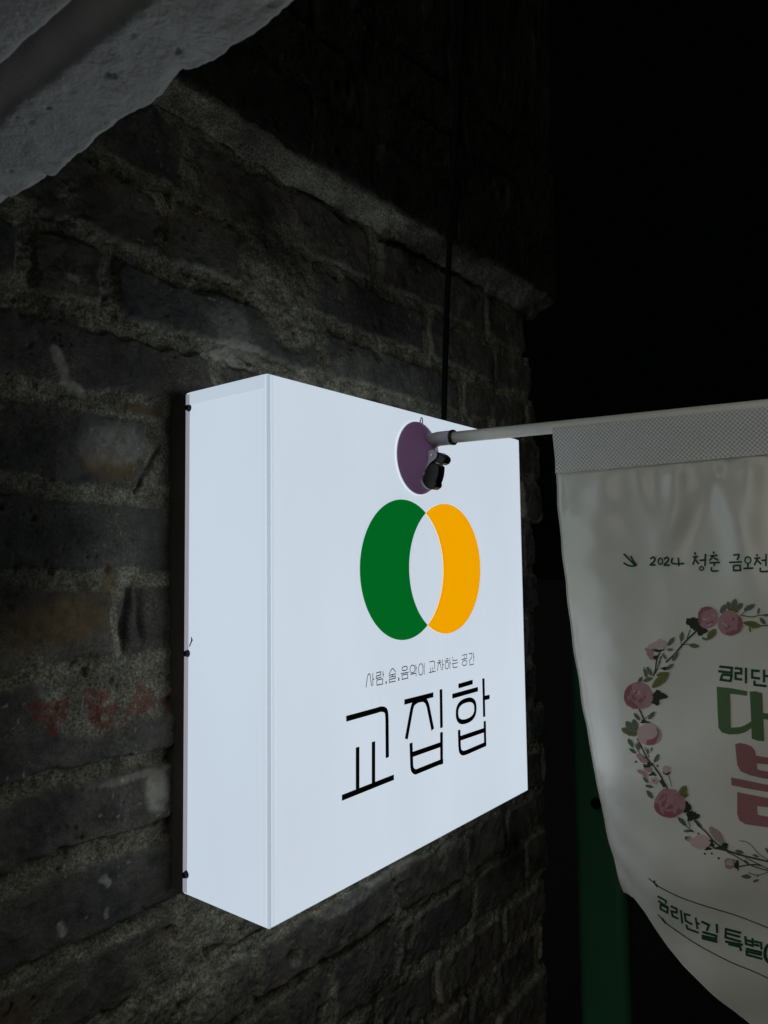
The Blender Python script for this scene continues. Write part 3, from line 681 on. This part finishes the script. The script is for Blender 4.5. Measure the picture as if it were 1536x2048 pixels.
for i in range(NY):
    y = y0s + (yR-0.004-y0s)*i/(NY-1)
    pz = polez(y)
    # section: over the back and top of the pole, down its front, then flat to the seam
    sec = []
    R_ = .0064
    zs = 0.3735 - 0.004*(1+math.sin(y*200))*0.03
    zs = float(0.372 + 0.0003*math.sin(y*900))
    for k in range(NS):
        t = k/(NS-1)
        if t < .08:      # hemmed to the front of the pole, just below its middle
            sec.append((PX - R_ + .0006*(1-t/.08), pz - .0012 - .001*t/.08))
        else:
            q_ = (t-.08)/.92; xa = PX-R_; z = pz - .0022 + (zs-pz+.0022)*q_
            sm_ = q_*q_*(3-2*q_); sec.append((xa + (PX-.0012-xa)*sm_, z))
    acc = 0
    ye = y + (0.0 if i else 0.0)
    for k, (x, z) in enumerate(sec):
        if k: acc += math.hypot(x-sec[k-1][0], z-sec[k-1][1])
        fl = 0.0014*(1-i/(NY-1))*sstep(.7, 1, k/(NS-1)) if i == 0 else 0
        vs.append((x, ye + fl*0.5, z)); uvs.append((y*1.0, acc))
for i in range(NY-1):
    for k in range(NS-1): b = i*NS+k; fs.append((b, b+1, b+NS+1, b+NS))
o = mesh('pole_sleeve', vs, fs, sleeve_mat(), banner, True, off=BO)
ul = o.data.uv_layers.new(name='UVMap'); li = np.zeros(len(o.data.loops), int); o.data.loops.foreach_get('vertex_index', li)
ul.data.foreach_set('uv', np.array(uvs)[li].astype(np.float32).ravel())
bm = bmesh.new(); tube(bm, [(PX-.0016-BO[0], y-BO[1], .3721+.0003*math.sin(y*900)-BO[2]) for y in np.linspace(-.1515, yR, 160)], [.0006+.0002*math.sin(k*2.1) for k in range(160)], 6)
bm_obj('seam', bm, bpy.data.materials['thread'], banner, True)

# ---- printing on the banner: each print traced on the cloth itself
class Print:
    def __init__(s, name, mat): s.S = Strips(); s.name = name; s.mat = mat
    def done(s):
        a = np.array(s.S.v); mesh(s.name, list(onSv(a[:, 0], a[:, 1], a[:, 2])), s.S.f, s.mat, banner, off=BO)
LAY = [0.00050]
def to_cloth(p, k, d=None): return (p[0], p[1], LAY[0] + 0.000006*k)
def stroke(Pr, o, pts, wd, smooth=True):
    P = [(o[0]+u/o[2], o[1]+v/o[2]) for u, v in pts]
    if smooth and len(P) > 2: P = catmull(P, 4)
    else:
        Q = []
        for a, b in zip(P, P[1:]):
            n = max(1, int(math.hypot(b[0]-a[0], b[1]-a[1])/8))
            Q += [tuple(np.array(a)*(1-t/n)+np.array(b)*(t/n)) for t in range(n)]
        P = Q + [P[-1]]
    Pr.S.add(*ribbon2d(P, wd*1.12/o[2]), to_cloth)
def ring(Pr, o, cx, cy, rx, ry, wd):
    P = [(o[0]+(cx+rx*math.cos(a))/o[2], o[1]+(cy+ry*math.sin(a))/o[2]) for a in [2*math.pi*k/18 for k in range(18)]]
    L, R = ribbon2d(P, wd/o[2], True); Pr.S.add(L, R, to_cloth, True)
def poly(Pr, o, pts):
    # grid-clipped so that large shapes follow the folds
    P = np.array([(o[0]+u/o[2], o[1]+v/o[2]) for u, v in pts])
    bm = bmesh.new(); f = bm.faces.new([bm.verts.new((x, y, 0)) for x, y in P])
    for ax in (0, 1):
        lo, hi = P[:, ax].min(), P[:, ax].max(); c = lo + 7
        while c < hi:
            nrm = Vector((1, 0, 0)) if ax == 0 else Vector((0, 1, 0)); cc = Vector((c, 0, 0)) if ax == 0 else Vector((0, c, 0))
            bmesh.ops.bisect_plane(bm, geom=bm.verts[:]+bm.edges[:]+bm.faces[:], plane_co=cc, plane_no=nrm); c += 7
    bmesh.ops.triangulate(bm, faces=bm.faces[:]); bm.verts.index_update(); b = len(Pr.S.v)
    Pr.S.v += [to_cloth((v.co.x, v.co.y), Pr.S.k) for v in bm.verts]; Pr.S.k += 1
    Pr.S.f += [tuple(b+v.index for v in f.verts) for f in bm.faces]; bm.free()
def ink(name, c, r=.6): return pmat(name, c, r, spec=.25, bump=.15, bscale=900)
I_dark = ink('dark_green_ink', (.020, .075, .045)); I_green = ink('leaf_green_ink', (.10, .175, .075)); I_pink = ink('pink_ink', (.36, .155, .165))
O1 = (1180, 1060, 4.315); O2 = (1180, 1400, 4.315); O3 = (1220, 1720, 4.861)
Pd = Print('handwritten_line', I_dark)
for st in [[(290,205),(340,255),(385,300)], [(352,225),(372,265),(402,302)], [(288,282),(330,306),(370,311),(405,300)],
    [(520,250),(545,234),(560,248),(550,275),(522,300),(566,302)], [(640,252),(662,236),(678,250),(668,275),(642,301),(690,303)], [(712,240),(704,280),(740,293),(812,288)], [(762,238),(768,312)],
    [(905,190),(908,215)], [(885,234),(932,228)], [(912,232),(888,300)], [(912,258),(938,295)], [(945,262),(992,258)], [(996,205),(992,310)],
    [(1065,185),(1068,205)], [(1035,224),(1100,218)], [(1068,222),(1030,265)], [(1070,240),(1107,262)], [(1028,284),(1120,280)], [(1072,282),(1072,312)], [(1048,320),(1052,352),(1108,353)],
    [(1235,217),(1278,212),(1284,222),(1270,260)], [(1200,280),(1310,275)], [(1237,305),(1240,350),(1298,348),(1295,305),(1237,306)],
    [(1362,290),(1362,325)], [(1325,332),(1410,329)], [(1440,208),(1443,228)], [(1418,246),(1470,240)], [(1446,245),(1418,305)], [(1447,265),(1477,295)], [(1480,262),(1515,260)], [(1520,205),(1518,312)], [(1470,325),(1475,358),(1545,355)]]:
    stroke(Pd, O1, st, 14, smooth=len(st) > 2 and st[0] != (1237,305))
for e in [(607,270,19,27), (962,332,17,16), (1362,260,26,28)]: ring(Pd, O1, *e, 12)
Pd.done()
Ps = Print('small_heading', I_dark)
for st in [[(1115,1178),(1225,1190),(1219,1225)], [(1106,1218),(1232,1234)], [(1140,1248),(1128,1292),(1212,1303),(1222,1256),(1138,1245)],
    [(1248,1192),(1305,1198),(1305,1238),(1256,1234),(1256,1284),(1314,1292)], [(1346,1190),(1346,1324)], [(1465,1218),(1400,1212),(1400,1274),(1468,1282)], [(1502,1205),(1502,1316)], [(1502,1258),(1545,1262)], [(1418,1300),(1420,1336),(1525,1347)]]:
    stroke(Ps, O1, st, 19, smooth=False)
Ps.done()
Pg = Print('large_green_syllable', I_green)
poly(Pg, O1, [(1093,1352),(1225,1366),(1358,1392),(1355,1430),(1208,1412),(1212,1560),(1216,1706),(1300,1700),(1350,1678),(1392,1650),(1392,1710),(1340,1745),(1290,1760),(1200,1765),(1135,1745),(1108,1705),(1100,1550)])
poly(Pg, O1, [(1378,1394),(1430,1392),(1488,1408),(1494,1578),(1560,1588),(1560,1640),(1496,1632),(1505,1822),(1450,1820),(1396,1800),(1390,1640)])
poly(Pg, O1, [(1560,1420),(1650,1432),(1660,1850),(1566,1835)])
Pg.done()
Pp = Print('large_pink_syllable', I_pink)
poly(Pp, O2, [(1252,382),(1290,370),(1350,382),(1395,400),(1425,440),(1432,480),(1680,520),(1680,565),(1440,548),(1445,600),(1680,650),(1680,712),(1480,672),(1380,650),(1300,615),(1270,560)])
poly(Pp, O2, [(1218,668),(1330,690),(1480,722),(1680,760),(1680,820),(1480,785),(1380,768),(1220,735)])
poly(Pp, O2, [(1270,795),(1450,830),(1680,875),(1680,945),(1440,915),(1445,992),(1680,1030),(1680,1120),(1540,1100),(1340,1072),(1290,1040),(1270,985)])
Pp.done()
Pb = Print('lower_line', I_dark)
def s3(st, wd, smooth=False): stroke(Pb, O3, st, wd, smooth)
s3([(375,178),(415,212),(445,238),(480,262),(560,305),(700,370),(900,440),(1200,530),(1400,605),(1536,660),(1720,735)], 9, True)
s3([(425,200),(438,222)], 16); s3([(440,232),(462,262)], 18)
s3([(465,530),(500,568),(540,610),(600,655),(800,792),(1000,905),(1200,1005),(1400,1085),(1536,1150),(1720,1230)], 9, True)
s3([(505,565),(520,592)], 16); s3([(520,590),(540,615)], 16)
for st in [[(462,352),(545,398),(540,425)], [(468,398),(565,462)], [(490,425),(492,478),(556,512),(562,468),(488,430)],
    [(590,448),(648,476),(648,512),(598,498),(608,545),(665,572)], [(688,488),(702,618)], [(780,538),(726,524),(736,592),(800,628)], [(832,560),(850,672)], [(842,612),(872,624)], [(740,628),(752,668),(862,708)]]: s3(st, 17)
for st in [[(888,598),(962,632),(940,690)], [(1036,620),(1042,712)], [(898,700),(1034,738),(1030,768),(903,738),(903,762),(1044,798)],
    [(1275,710),(1128,672),(1122,752),(1275,795)], [(1130,712),(1265,748)], [(1118,792),(1292,826)], [(1150,818),(1262,842),(1275,885)],
    [(1315,740),(1322,815),(1388,835),(1385,760)], [(1318,778),(1388,798)], [(1400,790),(1455,805)], [(1400,822),(1455,835)], [(1468,795),(1474,872)], [(1320,862),(1468,897),(1466,922),(1328,890),(1330,922),(1482,962)]]: s3(st, 21)
s3([(1560,815),(1520,850),(1507,900),(1512,950),(1535,985),(1570,1005),(1620,1000),(1655,950),(1650,880),(1610,825),(1560,815)], 30, True)
Pb.done()
# wreath
rng = random.Random(11)
W_stem = ink('stem_ink', (.055, .060, .045)); W_leaf = ink('grey_leaf_ink', (.17, .20, .14)); W_ol = ink('olive_leaf_ink', (.20, .20, .075)); W_dk = ink('dark_leaf_ink', (.030, .042, .028))
W_p1 = ink('rose_ink', (.47, .26, .28)); W_p2 = ink('pale_rose_ink', (.60, .43, .42)); W_p3 = ink('deep_rose_ink', (.34, .125, .16)); W_p4 = ink('dusty_petal_ink', (.38, .28, .24))
K = {n: Print('wreath_'+n, m) for n, m in dict(stems=W_stem, leaves=W_leaf, olive_leaves=W_ol, dark_leaves=W_dk, deep_petals=W_p3, rose_petals=W_p1, pale_petals=W_p2, dusty_petals=W_p4).items()}
LV = dict(stems=.00048, leaves=.00054, olive_leaves=.00058, dark_leaves=.00062, dusty_petals=.00066, deep_petals=.00070, rose_petals=.00082, pale_petals=.00094)
def small_poly(key, o, pts):
    LAY[0] = LV[key]; K[key].S.fill([(o[0]+u/o[2], o[1]+v/o[2]) for u, v in pts], to_cloth)
def leaf(key, o, cx, cy, ln, ang, w=.42):
    a = math.radians(ang); P = []
    for k in range(14):
        t = 2*math.pi*k/14; x = math.cos(t)*ln/2; y = math.sin(t)*abs(math.sin(t))**.4*ln*w/2*(1+.15*rng.uniform(-1, 1))
        P.append((cx + x*math.cos(a) - y*math.sin(a), cy + x*math.sin(a) + y*math.cos(a)))
    small_poly(key, o, P)
    if ln > 60:
        LAY[0] = .00110; st = [(cx-ln*.45*math.cos(a), cy-ln*.45*math.sin(a)), (cx+ln*.3*math.cos(a), cy+ln*.3*math.sin(a))]
        stroke(K['stems'], o, st, 3, False)
def lump(key, o, cx, cy, rx, ry, jag=.12, n=20, rotd=0):
    ph = rng.uniform(0, 6); a = math.radians(rotd); P = []
    for k in range(n):
        t = 2*math.pi*k/n; rr = 1 + jag*math.sin(3*t+ph)*.6 + jag*rng.uniform(-.6, .6)
        x, y = rx*rr*math.cos(t), ry*rr*math.sin(t); P.append((cx+x*math.cos(a)-y*math.sin(a), cy+x*math.sin(a)+y*math.cos(a)))
    small_poly(key, o, P)
def arcpetal(key, o, cx, cy, r0, r1, a0_, a1_, sx=1, sy=1):
    P = []
    n = 9
    for k in range(n): t = math.radians(a0_+(a1_-a0_)*k/(n-1)); P.append((cx+r1*sx*math.cos(t)*(1+rng.uniform(-.04, .04)), cy+r1*sy*math.sin(t)*(1+rng.uniform(-.04, .04))))
    for k in range(n-1, -1, -1): t = math.radians(a0_+(a1_-a0_)*k/(n-1)); q_ = 1-math.sin(math.pi*k/(n-1))*.18; P.append((cx+r0*q_*sx*math.cos(t), cy+r0*q_*sy*math.sin(t)))
    small_poly(key, o, P)
def rose(o, cx, cy, rx, ry, dark=180, kind='rose_petals'):
    lump(kind if kind != 'rose_petals' else 'rose_petals', o, cx, cy, rx, ry, .07, 26)
    save = dict(LV)
    LV['deep_petals'] = .00100; arcpetal('deep_petals', o, cx, cy, rx*.70, rx*.97, dark-80, dark+70, 1, ry/rx)
    LV.update(deep_petals=.00104, pale_petals=.00106, rose_petals=.00108, dusty_petals=.00102)
    for k in range(15):
        a = math.radians(rng.uniform(0, 360)); q_ = rng.uniform(.15, .74)
        shade = math.cos(a-math.radians(dark))*q_
        key = rng.choice(['deep_petals', 'rose_petals', 'dusty_petals']) if shade > .15 else rng.choice(['rose_petals', 'pale_petals', 'rose_petals', 'pale_petals', 'deep_petals'])
        for n_ in ('deep_petals', 'pale_petals', 'rose_petals', 'dusty_petals'): LV[n_] = .00101 + .000012*k
        lump(key, o, cx+rx*q_*math.cos(a), cy+ry*q_*math.sin(a), rx*rng.uniform(.14, .30), ry*rng.uniform(.07, .14), .30, 14, math.degrees(a)+90+rng.uniform(-25, 25))
    LV.update(save)
def stem(o, pts, wd=8):
    LAY[0] = LV['stems']; stroke(K['stems'], o, pts, wd, True)
# upper arc
for l in [(1150,680,90,-60), (1195,655,80,-100), (1245,640,95,-80), (1290,660,80,-40)]: leaf('leaves', O1, *l, .6)
leaf('olive_leaves', O1, 1240, 690, 100, 10, .5)
lump('dark_leaves', O1, 885, 800, 52, 50, .3); lump('dark_leaves', O1, 965, 870, 45, 42, .3); lump('dark_leaves', O1, 930, 840, 45, 45, .2)
leaf('olive_leaves', O1, 1400, 815, 160, 12, .38); leaf('leaves', O1, 1375, 668, 110, -28); leaf('leaves', O1, 1455, 700, 60, -80); leaf('leaves', O1, 1490, 785, 80, 50); leaf('leaves', O1, 1520, 735, 60, 0); leaf('leaves', O1, 1380, 860, 50, 80)
leaf('olive_leaves', O1, 1050, 900, 120, -50, .5); leaf('leaves', O1, 990, 940, 60, 20)
stem(O1, [(1300,735),(1345,700),(1400,665)], 6); stem(O1, [(1300,735),(1400,750),(1470,735),(1560,745)], 7); stem(O1, [(1380,800),(1460,825),(1560,822)], 8)
rose(O1, 1210, 805, 108, 108, 40); rose(O1, 1015, 752, 88, 95, 225)
arcpetal('deep_petals', O1, 1015, 752, 30, 80, 190, 330)
stem(O1, [(655,1142),(720,1080),(790,1000),(850,935),(920,870)], 13); stem(O1, [(830,960),(850,900),(865,860)], 8); stem(O1, [(800,990),(860,985),(920,998)], 6); stem(O1, [(790,1000),(785,960),(790,920)], 6)
for l in [(698,962,95,-52), (792,920,90,-82), (898,998,95,8), (735,1090,95,-60), (690,1032,60,0), (645,1095,60,60), (690,1180,80,-40)]: leaf('leaves', O1, *l)
for a, b, r0, r1, t in [(600,975,50,28,-60), (630,990,45,24,-100), (540,1000,60,26,-20), (510,1040,48,24,30), (520,1080,50,26,60), (560,985,30,14,-80)]: lump('rose_petals' if b > 1020 else 'pale_petals', O1, a, b, r0*.8, r1, .15, 14, t)
lump('dark_leaves', O1, 590, 1040, 46, 13, .4); lump('dark_leaves', O1, 565, 1100, 26, 18, .4); lump('dark_leaves', O1, 640, 1195, 28, 12, .5)
stem(O1, [(545,1262),(565,1200),(575,1120),(600,1060)], 11); stem(O1, [(560,1240),(595,1160),(612,1090)], 8); stem(O1, [(590,1150),(635,1060)], 6); stem(O1, [(610,1190),(650,1210)], 8)
leaf('leaves', O1, 512, 1220, 90, 60); leaf('leaves', O1, 480, 1235, 80, 80); stem(O1, [(470,1180),(462,1220),(500,1280)], 5)
leaf('olive_leaves', O1, 608, 1295, 200, -42, .38); leaf('olive_leaves', O1, 625, 1245, 110, -10, .4)
leaf('leaves', O1, 430, 1300, 80, -60); leaf('leaves', O1, 500, 1290, 90, -20)
lump('dark_leaves', O1, 595, 1430, 60, 42, .3); lump('dark_leaves', O1, 570, 1485, 34, 28, .3); leaf('dark_leaves', O1, 640, 1435, 70, 10, .5)
rose(O1, 415, 1432, 126, 118, 170)
# left side and lower arc
stem(O1, [(425,1545),(450,1600),(468,1645)], 12); stem(O1, [(460,1640),(510,1600),(545,1580)], 6); leaf('leaves', O1, 405, 1612, 85, 50); leaf('leaves', O1, 532, 1600, 90, -48)
lump('dark_leaves', O1, 470, 1655, 36, 16, .4)
for l in [(330,1740,130,25), (350,1700,130,50), (385,1690,120,80), (370,1755,110,0)]: leaf('olive_leaves' if l[0] in (370, 330) else 'leaves', O1, *l, .5)
lump('pale_petals', O2, 505, 295, 103, 94, .05, 26); arcpetal('deep_petals', O2, 515, 300, 40, 92, -30, 110)
LV['deep_petals'] = .0010; arcpetal('deep_petals', O2, 505, 295, 50, 92, -35, 105); arcpetal('deep_petals', O2, 500, 295, 25, 40, -90, 60); LV['deep_petals'] = .0007
arcpetal('dusty_petals', O2, 505, 295, 50, 60, 120, 250)
stem(O2, [(405,330),(450,420),(500,515),(580,610),(668,768)], 11); stem(O2, [(385,380),(430,460),(500,515)], 6); stem(O2, [(470,400),(510,495)], 6); stem(O2, [(560,590),(600,640),(650,740)], 12)
for l in [(350,372,90,60), (368,440,75,35), (415,400,70,70), (575,502,85,-60), (510,745,70,10), (480,690,70,50), (500,440,50,80), (530,425,40,-70)]: leaf('leaves', O2, *l)
for a, b, r0, r1, t in [(430,490,35,24,60), (460,520,38,22,20), (440,620,36,18,20), (470,645,30,20,60), (500,600,36,20,10)]: lump('rose_petals', O2, a, b, r0, r1, .2, 14, t)
lump('dark_leaves', O2, 485, 575, 36, 14, .5, 14, 30); lump('dark_leaves', O2, 540, 640, 30, 16, .5); lump('dark_leaves', O2, 515, 555, 28, 22, .4)
lump('pale_petals', O2, 655, 598, 30, 34, .15); lump('dark_leaves', O2, 662, 632, 28, 16, .4); stem(O2, [(680,650),(695,710),(705,745)], 5); stem(O2, [(640,570),(630,610),(640,640)], 5)
for k in range(5): a = 72*k; lump('pale_petals', O2, 553+20*math.cos(math.radians(a)), 697+20*math.sin(math.radians(a)), 15, 13, .1, 12)
lump('dark_leaves', O2, 553, 697, 9, 9, .2, 10)
for x, y in [(395,532), (582,568), (990,1328), (1050,1325), (830,1190), (1110,1365), (935,1155)]: lump('dark_leaves', O2, x, y, 10, 10, .3, 8)
leaf('olive_leaves', O2, 800, 790, 120, -60, .62); leaf('olive_leaves', O2, 790, 820, 120, 0, .55); leaf('leaves', O2, 515, 815, 90, 55)
lump('dark_leaves', O2, 835, 925, 36, 50, .3); lump('dark_leaves', O2, 880, 1000, 55, 42, .35); stem(O2, [(610,690),(650,750)], 30)
rose(O2, 685, 892, 138, 126, 110)
stem(O2, [(760,1010),(820,1080),(890,1135)], 6); stem(O2, [(850,1040),(865,1100)], 6); stem(O2, [(900,1040),(950,1095),(1010,1150),(1080,1230),(1180,1295)], 11)
leaf('leaves', O2, 795, 1050, 100, 45); leaf('leaves', O2, 930, 1065, 110, 50, .3); leaf('leaves', O2, 835, 1130, 60, 0)
lump('dark_leaves', O2, 870, 1130, 24, 10, .5)
for a, b, r0, r1, t in [(870,1210,60,24,30), (930,1230,75,40,20), (960,1190,60,30,10), (990,1240,50,36,0), (900,1250,40,18,40)]: lump('dusty_petals' if a < 900 else 'pale_petals', O2, a, b, r0, r1, .15, 16, t)
for a, b, r0, r1, t in [(1090,1160,80,36,50), (1120,1200,70,26,55)]: lump('dusty_petals', O2, a, b, r0, r1, .12, 16, t)
lump('dark_leaves', O2, 1040, 1240, 36, 32, .4); lump('dark_leaves', O2, 1150, 1270, 45, 32, .4); lump('dark_leaves', O2, 1020, 1285, 30, 14, .4)
stem(O2, [(1060,1275),(1180,1300),(1300,1338),(1400,1362),(1560,1400)], 13); stem(O2, [(1180,1310),(1260,1350),(1400,1430),(1560,1480)], 8); stem(O2, [(1340,1360),(1420,1400),(1560,1470)], 7)
stem(O2, [(1290,1215),(1350,1225),(1400,1262),(1450,1320),(1560,1400)], 5); stem(O2, [(1275,1440),(1400,1420),(1480,1430)], 10); stem(O2, [(1365,1490),(1450,1512),(1560,1478)], 6); stem(O2, [(1440,1530),(1460,1510)], 6)
lump('dusty_petals', O2, 1215, 1412, 62, 46, .15); lump('pale_petals', O2, 1205, 1405, 34, 26, .2); lump('dark_leaves', O2, 1268, 1425, 20, 44, .4)
for l in [(1350,1525,90,5), (1432,1560,60,-20), (1290,1310,80,15), (1350,1400,60,40), (1530,1300,60,60), (1430,1345,60,20)]: leaf('leaves', O2, *l)
ALLV, ALLF, MI = [], [], []
for i_, k_ in enumerate(K.values()):
    b_ = len(ALLV); ALLV += k_.S.v; ALLF += [tuple(b_+v for v in f) for f in k_.S.f]; MI += [i_]*len(k_.S.f)
a_ = np.array(ALLV)
mesh('printed_wreath', list(onSv(a_[:, 0], a_[:, 1], a_[:, 2])), ALLF, [k_.mat for k_ in K.values()], banner, mi=MI, off=BO)

# ------------------------------------------------------------------ green post beyond the wall's end
GX = 0.9
gp = [plane(x, y, 0, GX) for x, y in [(1140,1330),(1246,1700)]]
yF, yB = gp[1][1], gp[0][1]+0.004
post = tag(empty('green_post', (GX, (yF+yB)/2, -Z0)), 'dark green metal post with a small knob, beyond the brick wall end', 'post')
bm = bmesh.new(); bevelbox(bm, 0, .05, -(yB-yF)/2, (yB-yF)/2, 0, Z0+0.150, .016, 5)
M_gp = pmat('green_paint', (.020, .095, .045), .42, noise=.25, nscale=12, bump=.2, bscale=60)
bm_obj('pillar', bm, M_gp, post, False)
p = plane(1198, 1603, 0, GX)
bm = bmesh.new()
tube(bm, [(0.0, p[1]-(yF+yB)/2, p[2]+Z0), (-.006, p[1]-(yF+yB)/2, p[2]+Z0), (-.007, p[1]-(yF+yB)/2, p[2]+Z0), (-.016, p[1]-(yF+yB)/2, p[2]+Z0), (-.020, p[1]-(yF+yB)/2, p[2]+Z0)], [.004, .004, .009, .010, .006], 20)
bm_obj('knob', bm, pmat('knob_black', (.015, .015, .016), .18, metal=.6), post, True)

# ------------------------------------------------------------------ ground
g_ = 60
m = pmat('asphalt', (.014, .014, .015), 1.0, spec=0.0, noise=.3, nscale=20, bump=.5, bscale=120)
o = mesh('ground', [(-g_, -g_, 0), (g_, -g_, 0), (g_, g_, 0), (-g_, g_, 0)], [(0, 1, 2, 3)], m, off=(0, 0, 0)); o.location.z = 0
tag(o, 'dark asphalt ground', 'ground', kind='structure')
